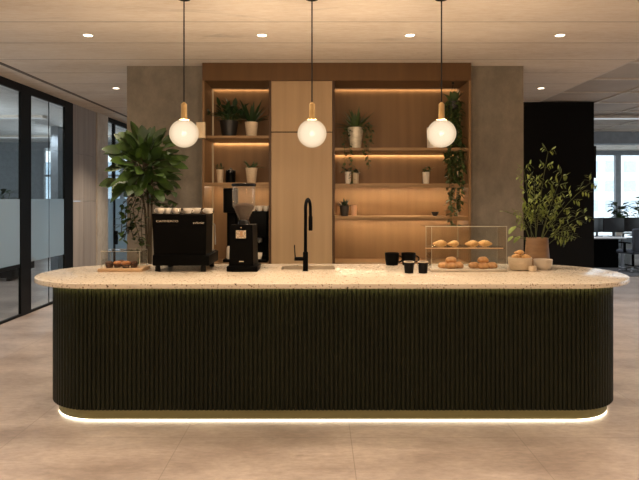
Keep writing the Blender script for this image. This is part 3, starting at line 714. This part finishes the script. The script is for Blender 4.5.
# cups on top
cups = [(160, 5.03, 'cup'), (167, 5.12, 'cup'), (176.5, 5.03, 'cup'), (187.5, 5.04, 'cup'), (196.5, 5.1, 'cup'), (208.5, 5.04, 'cup')]
cl = ['white espresso cup at the lettered end of the machine top', 'white espresso cup set back behind the first on the machine top', 'white espresso cup above the silver capital lettering, its handle forward', 'white espresso cup midway along the machine top', 'white espresso cup above the script lettering on the machine', 'white espresso cup on the machine top nearest the grinder']
for i, (x, y, k) in enumerate(cups):
    if i == 0: e0 = make_cup('espresso_cup', cl[0], 'cup', (PX(x, y), y, WZ1 + .497), .040, .046, M['ceramic'], 2.9, 'cups on the espresso machine')
    else: dup(e0, (PX(x, y), y, WZ1 + .497), i * 1.3 + 2.6, cl[i])

# grinder
GX, GY = PX(242.5, 5.02), 5.02
t = thing('coffee_grinder', 'black coffee grinder with a clear bean hopper', 'coffee grinder', (GX, GY, WZ1))
MB().box((-.132, -.04, 0), (.135, .24, .05), .01).build('base', M['black'], t)
MB().hexa([(-.115, -.01, .05), (.095, -.01, .05), (.115, .19, .05), (-.10, .19, .05), (-.105, -.0, .40), (.085, 0, .40), (.105, .19, .40), (-.09, .19, .40)]).build('body', M['black'], t, smooth=False)
MB().lathe([(.055, .40), (.05, .42), (.042, .44)], c=(0, .09, 0), seg=24).build('collar', M['black_gloss'], t)
hp_ = MB().lathe([(.042, .44), (.05, .46), (.095, .555), (.098, .57), (.10, .735)], c=(0, .09, 0), seg=32, cap0=False, cap1=False).build('hopper', M['hopper'], t)
MB().lathe([(.038, .445), (.046, .462), (.088, .552), (.091, .56), (.07, .575), (.001, .59)], c=(0, .09, 0), seg=24, cap1=False).build('coffee_beans', M['beans'], t)
MB().lathe([(.106, .733), (.108, .738), (.108, .752), (.10, .758)], c=(0, .09, 0), seg=32).build('lid', M['black_gloss'], t)
lb = MB().box((-.055, -.012, .285), (.03, -.003, .352)).build('sticker', M['sticker'], t, smooth=False)
MB().box((-.02, -.0135, .30), (.003, -.012, .345)).build('sticker_print', M['amber'], lb, smooth=False)
MB().ball((-.012, -.004, .376), .006, u=10, v=8).build('indicator', M['amber'], t)
MB().box((-.028, -.0125, .082), (.012, -.009, .090)).build('badge', M['letter'], t, smooth=False)
MB().box((-.03, .19, .20), (.03, .25, .34), .006).tube([(0, .22, .2), (0, .25, .15)], .018, 10).build('dispenser', M['black'], t)

# black cups
for i, (x, lab) in enumerate(((409, 'small black tumbler farther from the pastry case'), (423, 'small black tumbler closer to the pastry case'))):
    if i == 0:
        b0_ = thing('tumbler', lab, 'cup', (PX(x, 4.91), 4.91, WZ1), 0, 'small black tumblers')
        MB().lathe([(.032, 0), (.036, .004), (.042, .08), (.042, .094), (.038, .094), (.036, .02), (.001, .02)], seg=26, cap1=False).build('bowl', M['black_matte'], b0_)
        MB().lathe([(.0425, .090), (.0445, .094), (.0445, .099), (.0375, .099), (.0375, .0945)], seg=26, cap0=False, cap1=False).build('rim', M['grey_glaze'], b0_)
    else: dup(b0_, (PX(x, 4.91), 4.91, WZ1), 0, lab)
for i, (x, lab) in enumerate(((392, 'large black mug at the worktop edge, closer to the tap'), (408.5, 'large black mug at the worktop edge, half hidden by the small tumblers'))):
    if i == 0:
        g0 = thing('mug', lab, 'mug', (PX(x, 5.5), 5.5, WZ1), 0, 'large black mugs')
        MB().lathe([(.05, 0), (.056, .004), (.064, .05), (.068, .115), (.064, .115), (.058, .05), (.05, .01), (.001, .01)], seg=28, cap1=False).build('bowl', M['black'], g0)
        handle_mesh(.068, .11, .007).build('handle', M['black'], g0)
    else: dup(g0, (PX(x, 5.5), 5.5, WZ1), 0, lab)

# ------------------------------------------------------------------ pastry case
CXc, CYf = PX(469.5, 4.98), 4.99
t = thing('pastry_case', 'two tier glass pastry case on a pale tray', 'display case', (CXc, CYf, WZ1))
hw, D, HT = .32, .27, .385
MB().box((-hw - .005, 0, 0), (hw + .005, D, .022), .005).build('tray', M['grey_glaze'], t)
for (a, b_, c_, d_) in ((-hw, .004, hw, .008), (-hw, D - .008, hw, D - .004)):
    MB().box((a, b_, .022), (c_, d_, HT)).build('glass_side', M['case_glass'], t, smooth=False)
for x in (-hw, hw - .004): MB().box((x, .0085, .022), (x + .004, D - .0085, HT)).build('glass_side', M['case_glass'], t, smooth=False)
MB().box((-hw - .055, 0, HT + .0005), (hw + .004, D, HT + .006)).build('glass_top', M['case_glass'], t, smooth=False)
MB().box((-hw - .055, -.002, HT), (hw + .004, 0, HT + .006)).build('edge_trim', M['glass_edge'], t, smooth=False)
sh = MB().box((-hw + .0045, .0085, .198), (hw - .0045, D - .0085, .205)).build('shelf', M['case_glass'], t, smooth=False)
MB().box((-hw - .055, -.004, .197), (hw - .03, -.0005, .206)).build('shelf_edge', M['board'], sh, smooth=False)
for x, y in ((-hw, .002), (hw, .002), (-hw, D - .002), (hw, D - .002)): MB().box((x - .0015, y - .0015, .022), (x + .0015, y + .0015, HT)).build('corner_edge', M['glass_edge'], t, smooth=False)
def croissant(loc, rz, s, label, group):
    mb = MB(); pts = []; rad = []
    for k in range(15):
        u = k / 14 * 2 - 1
        pts.append(Vector((u * .062, .028 * u * u, .026 + .002 * math.cos(u * 3)))); rad.append((.006 + .024 * (1 - abs(u) ** 1.7)) * (1 + (.07 if k % 2 else -.05)))
    mb.tube([p * s for p in pts], [r * s for r in rad], 12)
    o = mb.build('croissant', M['croissant'], loc=loc); o.rotation_euler = (0, 0, rz)
    return tag(o, label, 'pastry', group)
def bun(loc, r, h, m, label, group, name='bun'):
    mb = MB().lathe([(r * .75, 0), (r * .95, h * .18), (r, h * .42), (r * .86, h * .74), (r * .5, h * .95), (.001, h)], seg=18, cap1=False)
    for v in mb.bm.verts: v.co += Vector((math.sin(v.co.y * 90) * .002, math.cos(v.co.x * 80) * .002, math.sin(v.co.x * 110) * .0015))
    o = mb.build(name, m, loc=loc); return tag(o, label, 'pastry', group)
zt = WZ1 + .2055
for x, y, rz, s, lab in ((441, 5.07, .2, 1.05, 'golden croissant at the mug end of the upper case shelf'), (454.5, 5.10, .5, .95, 'golden croissant, second along the upper case shelf from the mugs'), (473, 5.08, .1, 1.0, 'golden croissant past the middle gap of the upper case shelf'), (484.5, 5.11, -.3, 1.0, 'golden croissant at the bowl end of the upper case shelf')):
    croissant((PX(x, y), y, zt), rz, s, lab, 'croissants on the upper shelf')
zl = WZ1 + .0222
for x, y, z, lab in ((443.5, 5.09, 0, 'brown bun at the mug end of the case tray'), (458, 5.09, 0, 'brown bun beneath the raised bun on the case tray, inner side'), (451, 5.12, .042, 'brown bun raised on top of the pair nearer the mugs'), (474, 5.08, 0, 'brown bun first of the group nearer the bowl'), (492, 5.08, 0, 'brown bun at the bowl end of the case tray'), (483, 5.12, .042, 'brown bun raised on top of the pair nearer the bowl'), (483, 5.05, 0, 'brown bun in front, under the raised bun nearer the bowl'), (450.8, 5.05, 0, 'brown bun in front, under the raised bun nearer the mugs')):
    bun((PX(x, y), y, zl + z), .05, .052, M['bun'], lab, 'buns on the case tray')
# bowl with pastries
BX, BY = PX(520, 5.14), 5.14
t = thing('bowl', 'rounded cream bowl heaped with golden pastries', 'bowl', (BX, BY, WZ1))
MB().lathe([(.07, 0), (.085, .006), (.098, .05), (.102, .105), (.098, .112), (.094, .105), (.09, .05), (.07, .02), (.001, .018)], seg=34, cap1=False).build('bowl_body', M['cream'], t)
for i, (dx, dy, dz, r, lab) in enumerate(((-.045, -.03, .096, .045, 'golden pastry at the case side of the bowl'), (.045, -.03, .096, .045, 'golden pastry at the vase side of the bowl'), (0, .05, .096, .045, 'golden pastry at the back of the bowl'), (0, -.005, .132, .042, 'golden pastry on top of the heap in the bowl'))):
    croissant((BX + dx * .8, BY + dy, WZ1 + dz), (.5, -.6, .1, .2)[i], (.72, .72, .78, .74)[i], lab, 'pastries in the bowl')
dish = MB().lathe([(.028, 0), (.034, .003), (.034, .045), (.03, .045), (.029, .012), (.001, .012)], seg=24, cap1=False).build('small_pot', M['cream'], loc=(PX(532.5, 5.03), 5.03, WZ1))
tag(dish, 'tiny cream pot between the pastry bowl and the vase', 'pot')
# vase with branches
VX, VY = PX(537, 5.36), 5.36
t = thing('vase', 'brown flared stoneware vase holding airy green branches', 'vase', (VX, VY, WZ1))
MB().lathe([(.09, 0), (.108, .004), (.112, .03), (.108, .10), (.100, .19), (.097, .262), (.094, .266), (.09, .26), (.094, .10), (.08, .02), (.001, .02)], seg=36, cap1=False).build('body', M['terracotta'], t)
pb = MB().lathe([(.055, 0), (.062, .004), (.076, .04), (.080, .088), (.076, .09), (.07, .045), (.05, .016), (.001, .014)], seg=34, cap1=False).build('bowl', M['grey_glaze'], loc=(PX(543, 5.17), 5.17, WZ1))
tag(pb, 'plain pale bowl standing against the brown vase', 'bowl')
st = MB(); fo = MB()
def branch(tipx, tipy, dY, bend, leaf0=.35, dens=1.0, big=1.0):
    tip = P(tipx, tipy, VY + dY) - Vector((VX, VY, WZ1))
    base = Vector((rnd(-.04, .04), rnd(-.04, .04), .06))
    mid = base.lerp(tip, .5) + Vector((-tip.x * .22, -tip.y * .2, bend))
    pts = [((1 - u) ** 2) * base + 2 * u * (1 - u) * mid + u * u * tip for u in [k / 12 for k in range(13)]]
    st.tube(pts, [.0045 - .003 * k / 12 for k in range(13)], 6)
    n = int(5 * dens)
    for k in range(n):
        u = leaf0 + (1 - leaf0) * k / (n - 1)
        q = ((1 - u) ** 2) * base + 2 * u * (1 - u) * mid + u * u * tip
        tg = (2 * (1 - u) * (mid - base) + 2 * u * (tip - mid)).normalized()
        for s in (-1, 1):
            sd = tg.cross(Vector((rnd(-.3, .3), -1, rnd(-.2, .2)))).normalized() * s
            d = (sd * .9 + tg * .6 + Vector((0, rnd(-.4, .4), .05))).normalized()
            L = .10 * big * (1 - .5 * u + .1) * rnd(.8, 1.2)
            ed = q + d * L
            st.tube([q, ed], .0014, 4)
            for j in range(3):
                r = (j + 1) / 3
                for s2 in (-1, 1):
                    ld = (d * .6 + tg * s2 * .8 + Vector((0, rnd(-.5, .5), rnd(-.3, .3))))
                    fo.leaf(q.lerp(ed, r), ld, rnd(.040, .060) * big, rnd(.016, .023) * big, .3, n=3)
for a in ((548, 152, .0, .05, .35), (524, 170, .08, .04, .45), (534, 182, -.06, .02, .5), (562, 176, .1, .03, .5), (590, 183, -.05, .06, .5), (584, 215, .08, .06, .5), (571, 232, -.08, .07, .6), (553, 200, .02, .02, .55), (522, 212, .0, .03, .65)): branch(*a)
for tipx, tipy, L_, W_ in ((507, 212, .09, .05), (516, 226, .12, .07), (520, 236, .10, .06), (513, 236, .08, .05)):
    tip = P(tipx, tipy, VY + .02) - Vector((VX, VY, WZ1)); st.tube([(-.03, 0, .12), (tip.x * .5, 0, tip.z * .9), tip], .003, 5)
    fo.leaf(tip, (-.6, -.3, -.4 if tipx > 510 else .2), L_, W_, .4)
st.build('stem', M['stem'], t); fo.build('foliage', M['leaf_branch'], t)

# ------------------------------------------------------------------ muffin cloche
MXl, MYf = PX(97.5, 5.0), 5.0
t = thing('pastry_cloche', 'low glass box on a pale wooden board, by the rounded worktop end', 'display case', (PX(120, 5.0), 5.0, WZ1))
MB().box((-.19, -.01, 0), (.19, .25, .026), .004).build('board', M['board'], t)
hx, d0, d1, hh = .165, .01, .23, .17
for a, b_ in (((-hx, d0, .026), (hx, d0 + .004, hh)), ((-hx, d1 - .004, .026), (hx, d1, hh)), ((-hx, d0 + .0045, .026), (-hx + .004, d1 - .0045, hh)), ((hx - .004, d0 + .0045, .026), (hx, d1 - .0045, hh)), ((-hx, d0, hh), (hx, d1, hh + .004))):
    MB().box(a, b_).build('glass_side', M['case_glass'], t, smooth=False)
eg = MB()
for x in (-hx, hx):
    for y in (d0, d1): eg.box((x - .002, y - .002, .026), (x + .002, y + .002, hh + .003))
for y in (d0, d1): eg.box((-hx, y - .002, hh + .001), (hx, y + .002, hh + .005))
for x in (-hx, hx): eg.box((x - .002, d0, hh + .001), (x + .002, d1, hh + .005))
eg.build('edge_trim', M['glass_edge'], t, smooth=False)
zm = WZ1 + .0265
def muffin(x, y, r, lab, m='muffin', z=0):
    tt = thing('muffin', lab, 'pastry', (PX(x, y), y, zm + z), 0, 'muffins in the glass box')
    MB().lathe([(r * .72, 0), (r * .95, r * .75), (r, r * .85)], seg=18).build('case', M['muffin'], tt)
    MB().lathe([(r, r * .84), (r * 1.06, r * 1.0), (r * .95, r * 1.3), (r * .5, r * 1.55), (.001, r * 1.62)], seg=18, cap1=False).build('top', M[m], tt)
muffin(109.5, 5.07, .036, 'dark chocolate muffin at the open floor end of the glass box')
muffin(117.5, 5.09, .036, 'chocolate muffin with a caramel top, second in the glass box', 'muffin_top')
muffin(126, 5.06, .038, 'wide muffin with a caramel top, third in the glass box', 'muffin_top')
muffin(134, 5.09, .036, 'dark chocolate muffin in the glass box nearest the espresso machine')
muffin(121, 5.17, .036, 'dark chocolate muffin at the back of the glass box')

# ------------------------------------------------------------------ big indoor tree behind the counter
TYr = 6.35
tb0 = Vector((PX(147, TYr), TYr, 0))
t = thing('indoor_tree', 'large broad leafed indoor tree in front of the concrete wall', 'plant', tb0)
MB().lathe([(.15, 0), (.16, .01), (.20, .40), (.20, .42), (.18, .42), (.17, .37), (.001, .37)], seg=34, cap1=False).build('pot', M['pot_grey'], t)
MB().lathe([(.168, .37), (.168, .39), (.001, .395)], seg=20, cap1=False).build('soil', M['soil'], t)
tk = MB(); fo = MB()
cr = P(145, 169, TYr) - tb0
for dx, top in ((-.03, cr + Vector((-.08, 0, -.05))), (.03, cr + Vector((.07, .02, 0))), (0, cr + Vector((0, .04, .15)))):
    tk.tube([(dx, 0, .38), (dx * .5 + .02, .01, 1.0), (dx * 1.2 + .015, 0, 1.55), top], [.016, .014, .012, .008], 8)
def dirv(a, e): return Vector((math.cos(a) * math.cos(e), math.sin(a) * math.cos(e), math.sin(e)))
for k in range(190):
    a = k * 2.39996; e = rnd(-.95, 1.4)
    d = dirv(a, e)
    reach = rnd(.05, .36)
    q = cr + Vector((d.x * reach * .90, d.y * reach * .85, d.z * reach * .98))
    if k % 3 == 0: tk.tube([cr + Vector((0, 0, -.06)), cr.lerp(q, .5) + Vector((0, 0, .03)), q], .004, 5)
    L = rnd(.15, .225)
    ld = Vector((d.x, d.y, d.z * .8 + .15))
    fo.leaf(q, ld, L, L * rnd(.5, .62), rnd(.15, .9), up=Vector((rnd(-.6, .6), -rnd(.1, 1.3), rnd(.2, 1))), n=6, tip=.85, fold=.14)
vines = [([(138, 195), (128, 203), (125, 215), (127, 228), (124, 240)],), ([(140, 198), (133, 208), (135, 222), (139, 236), (141, 246)],), ([(135, 196), (121, 206), (122, 222), (121, 236)],), ([(142, 200), (138, 214), (130, 226), (134, 240)],),
         ([(152, 198), (160, 192), (168, 190), (173, 192)],), ([(152, 205), (161, 199), (170, 200), (178, 204)],), ([(150, 210), (156, 203), (164, 204), (171, 208)],), ([(150, 190), (162, 184), (172, 186)],), ([(136, 200), (130, 210), (131, 222), (128, 234)],), ([(144, 205), (141, 222), (142, 240), (142, 262)],)]
for (pp,) in vines:
    yy = TYr + rnd(-.12, .12)
    pts = [P(x, y, yy) - tb0 for x, y in pp]
    pts[0] = pts[0].lerp(cr, .3)
    tk.tube(pts, .004, 5)
    for a_, b_ in zip(pts, pts[1:]):
        for j in range(7):
            q = a_.lerp(b_, (j + rnd(.1, .9)) / 7) + Vector((rnd(-.025, .025), 0, 0)); an = rnd(0, 6.28)
            fo.leaf(q, (math.cos(an), math.sin(an) * .6, rnd(-.5, .3)), rnd(.06, .095), rnd(.045, .066), .5, n=4)
tk.build('trunk', M['trunk'], t); fo.build('foliage', M['leaf'], t)

# ------------------------------------------------------------------ lamps
M['globe'] = glow_shell('opal_globe', (1, .75, .49), .92, .6)
M['globe_in'] = glow_shell('globe_glow_step', (1, .84, .62), 1.5, .2)
M['globe_bulb'] = emit('globe_bulb', (1, .86, .66), 5)
PYp = 4.70
GZ = PZ(133.5, PYp)
pl = ['globe pendant lamp hanging above the espresso machine', 'globe pendant lamp hanging above the tap', 'globe pendant lamp hanging above the pastry case']
for i, x in enumerate((184, 312, 441.5)):
    loc = (PX(x, PYp), PYp, GZ)
    if i == 0:
        pend = thing('pendant_lamp', pl[0], 'lamp', loc, 0, 'pendant lamps over the counter')
        r = .116
        gl = MB().ball((0, 0, 0), r, rz=r * .97, u=32, v=20).build('globe', M['globe'], pend)
        for rr in (.100, .090, .079, .067, .054, .041): MB().ball((0, 0, 0), rr, u=24, v=14).build('glow_step', M['globe_in'], gl)  # added glowing shells step the brightness from core to rim
        MB().ball((0, 0, 0), .020, u=16, v=10).build('bulb', M['globe_bulb'], gl)
        MB().lathe([(.04, r * .95), (.03, r * .99), (.024, r + .006), (.024, .235), (.014, .245), (.006, .252)], seg=24).build('socket', M['brass'], pend)
        MB().tube([(0, 0, .25), (0, 0, ZC - GZ - .02)], .0055, 8).build('cord', M['cord'], pend)
        MB().lathe([(.05, ZC - GZ - .025), (.05, ZC - GZ)], seg=24).build('canopy', M['black'], pend)
    else: dup(pend, loc, 0, pl[i])
    L = bpy.data.lights.new('pendant_and_fill_light', 'POINT'); L.energy = 370; L.color = (1, .76, .52); L.shadow_soft_size = .04
    o = bpy.data.objects.new('pendant_and_fill_light', L); C.objects.link(o); o.location = loc

def spot(x, y, energy, size=1.75, blend=.9, color=(1, .82, .63), z=ZC - .03):  # serves the downlight fittings and the added fill spots
    L = bpy.data.lights.new('downlight_and_fill_beam', 'SPOT'); L.energy = energy; L.color = color; L.spot_size = size; L.spot_blend = blend; L.shadow_soft_size = .05
    o = bpy.data.objects.new('downlight_and_fill_beam', L); C.objects.link(o); o.location = (x, y, z)
dl = [(88, 35), (262, 35), (410, 35), (560, 35), (541, 88), (116, 88)]
dlab = ['small ceiling downlight farthest out towards the glazed partition', 'small ceiling downlight between the first two pendant cords', 'small ceiling downlight between the second and third pendant cords', 'small ceiling downlight past the third pendant cord', 'small ceiling downlight above the black wall', 'small ceiling downlight beside the bare concrete wall over the indoor tree']
for i, (x, y) in enumerate(dl):
    Y = F * (ZC - H) / (HY - y); loc = (PX(x, Y), Y, ZC)
    if i == 0:
        d0_ = thing('downlight', dlab[0], 'lamp', loc, 0, 'ceiling downlights')
        MB().lathe([(.042, -.001), (.05, -.008), (.058, -.006), (.06, 0)], seg=28, cap0=False, cap1=False).build('trim_ring', M['tbar'], d0_)
        MB().lathe([(.044, -.004), (.044, -.002)], seg=24).build('lens', M['bulb'], d0_)
    else: dup(d0_, loc, 0, dlab[i])
    spot(loc[0], Y, 95 if i < 4 else 150)
spot(-3.1, 10.4, 260)
for xx, yy in ((6, 9), (6, 13), (9.5, 9), (9.5, 13)): spot(xx, yy, 320, color=(.92, .95, 1))  # added cool fill spots without fixtures, brightening the far office
for yy in (5, 9, 13):
    for xx in (-6, -9.5): spot(xx, yy, 60, color=(.86, .93, 1))  # added cool fill spots that lift the side room
for yy in (2.5, 5, 7.5):
    spot(-3.3, yy, 170); spot(3.7, yy, 150)  # added warm fill spots over the aisles, raising floor and ceiling
for xx, yy in ((-6.5, 6), (-6.5, 10.5), (-6.0, 14.3)):
    L = bpy.data.lights.new('side_room_fill', 'POINT'); L.energy = 60; L.color = (.9, .95, 1); L.shadow_soft_size = .15  # unseen fill points added to brighten the side room ceiling
    o = bpy.data.objects.new('side_room_fill', L); C.objects.link(o); o.location = (xx, yy, 2.3)
# assumed rows of downlights, out of frame, added to light the foreground
for yy in (2.7, -.4, -3.5):
    for xx in (-2.6, -.6, 1.4, 3.2): spot(xx, yy, 225)
for yy in (8.9, 12): spot(3.3 if yy < 10 else 2, yy, 80)

# added warm fill points without fixtures, out of frame, to brighten the ceiling
for xx in (-2.6, .3, 3.0):
    for yy in (-.5, -4):
        L = bpy.data.lights.new('pendant_and_fill_light', 'POINT'); L.energy = 30; L.color = (1, .76, .52); L.shadow_soft_size = .1
        o = bpy.data.objects.new('pendant_and_fill_light', L); C.objects.link(o); o.location = (xx, yy, 2.2)

# ------------------------------------------------------------------ world, portals, camera
W = bpy.data.worlds.new('World'); SC.world = W; W.use_nodes = True
nt = W.node_tree; bg = nt.nodes['Background']; bg.inputs[0].default_value = (.86, .93, 1, 1); bg.inputs[1].default_value = 2.2
cam = bpy.data.cameras.new('camera'); co = bpy.data.objects.new('camera', cam); C.objects.link(co)
co.location = (0, 0, H); co.rotation_euler = (math.pi / 2, 0, 0)
cam.sensor_width = 36; cam.lens = F / 639 * 36; cam.shift_y = -(240 - HY) / 639; cam.clip_end = 300
SC.camera = co
vs = SC.view_settings; vs.view_transform = 'Standard'; vs.look = 'None'; vs.exposure = 0; vs.gamma = 1; vs.use_curve_mapping = False
SC.cycles.use_denoising = True
SC.cycles.max_bounces = 10; SC.cycles.transparent_max_bounces = 32; SC.cycles.sample_clamp_indirect = 6
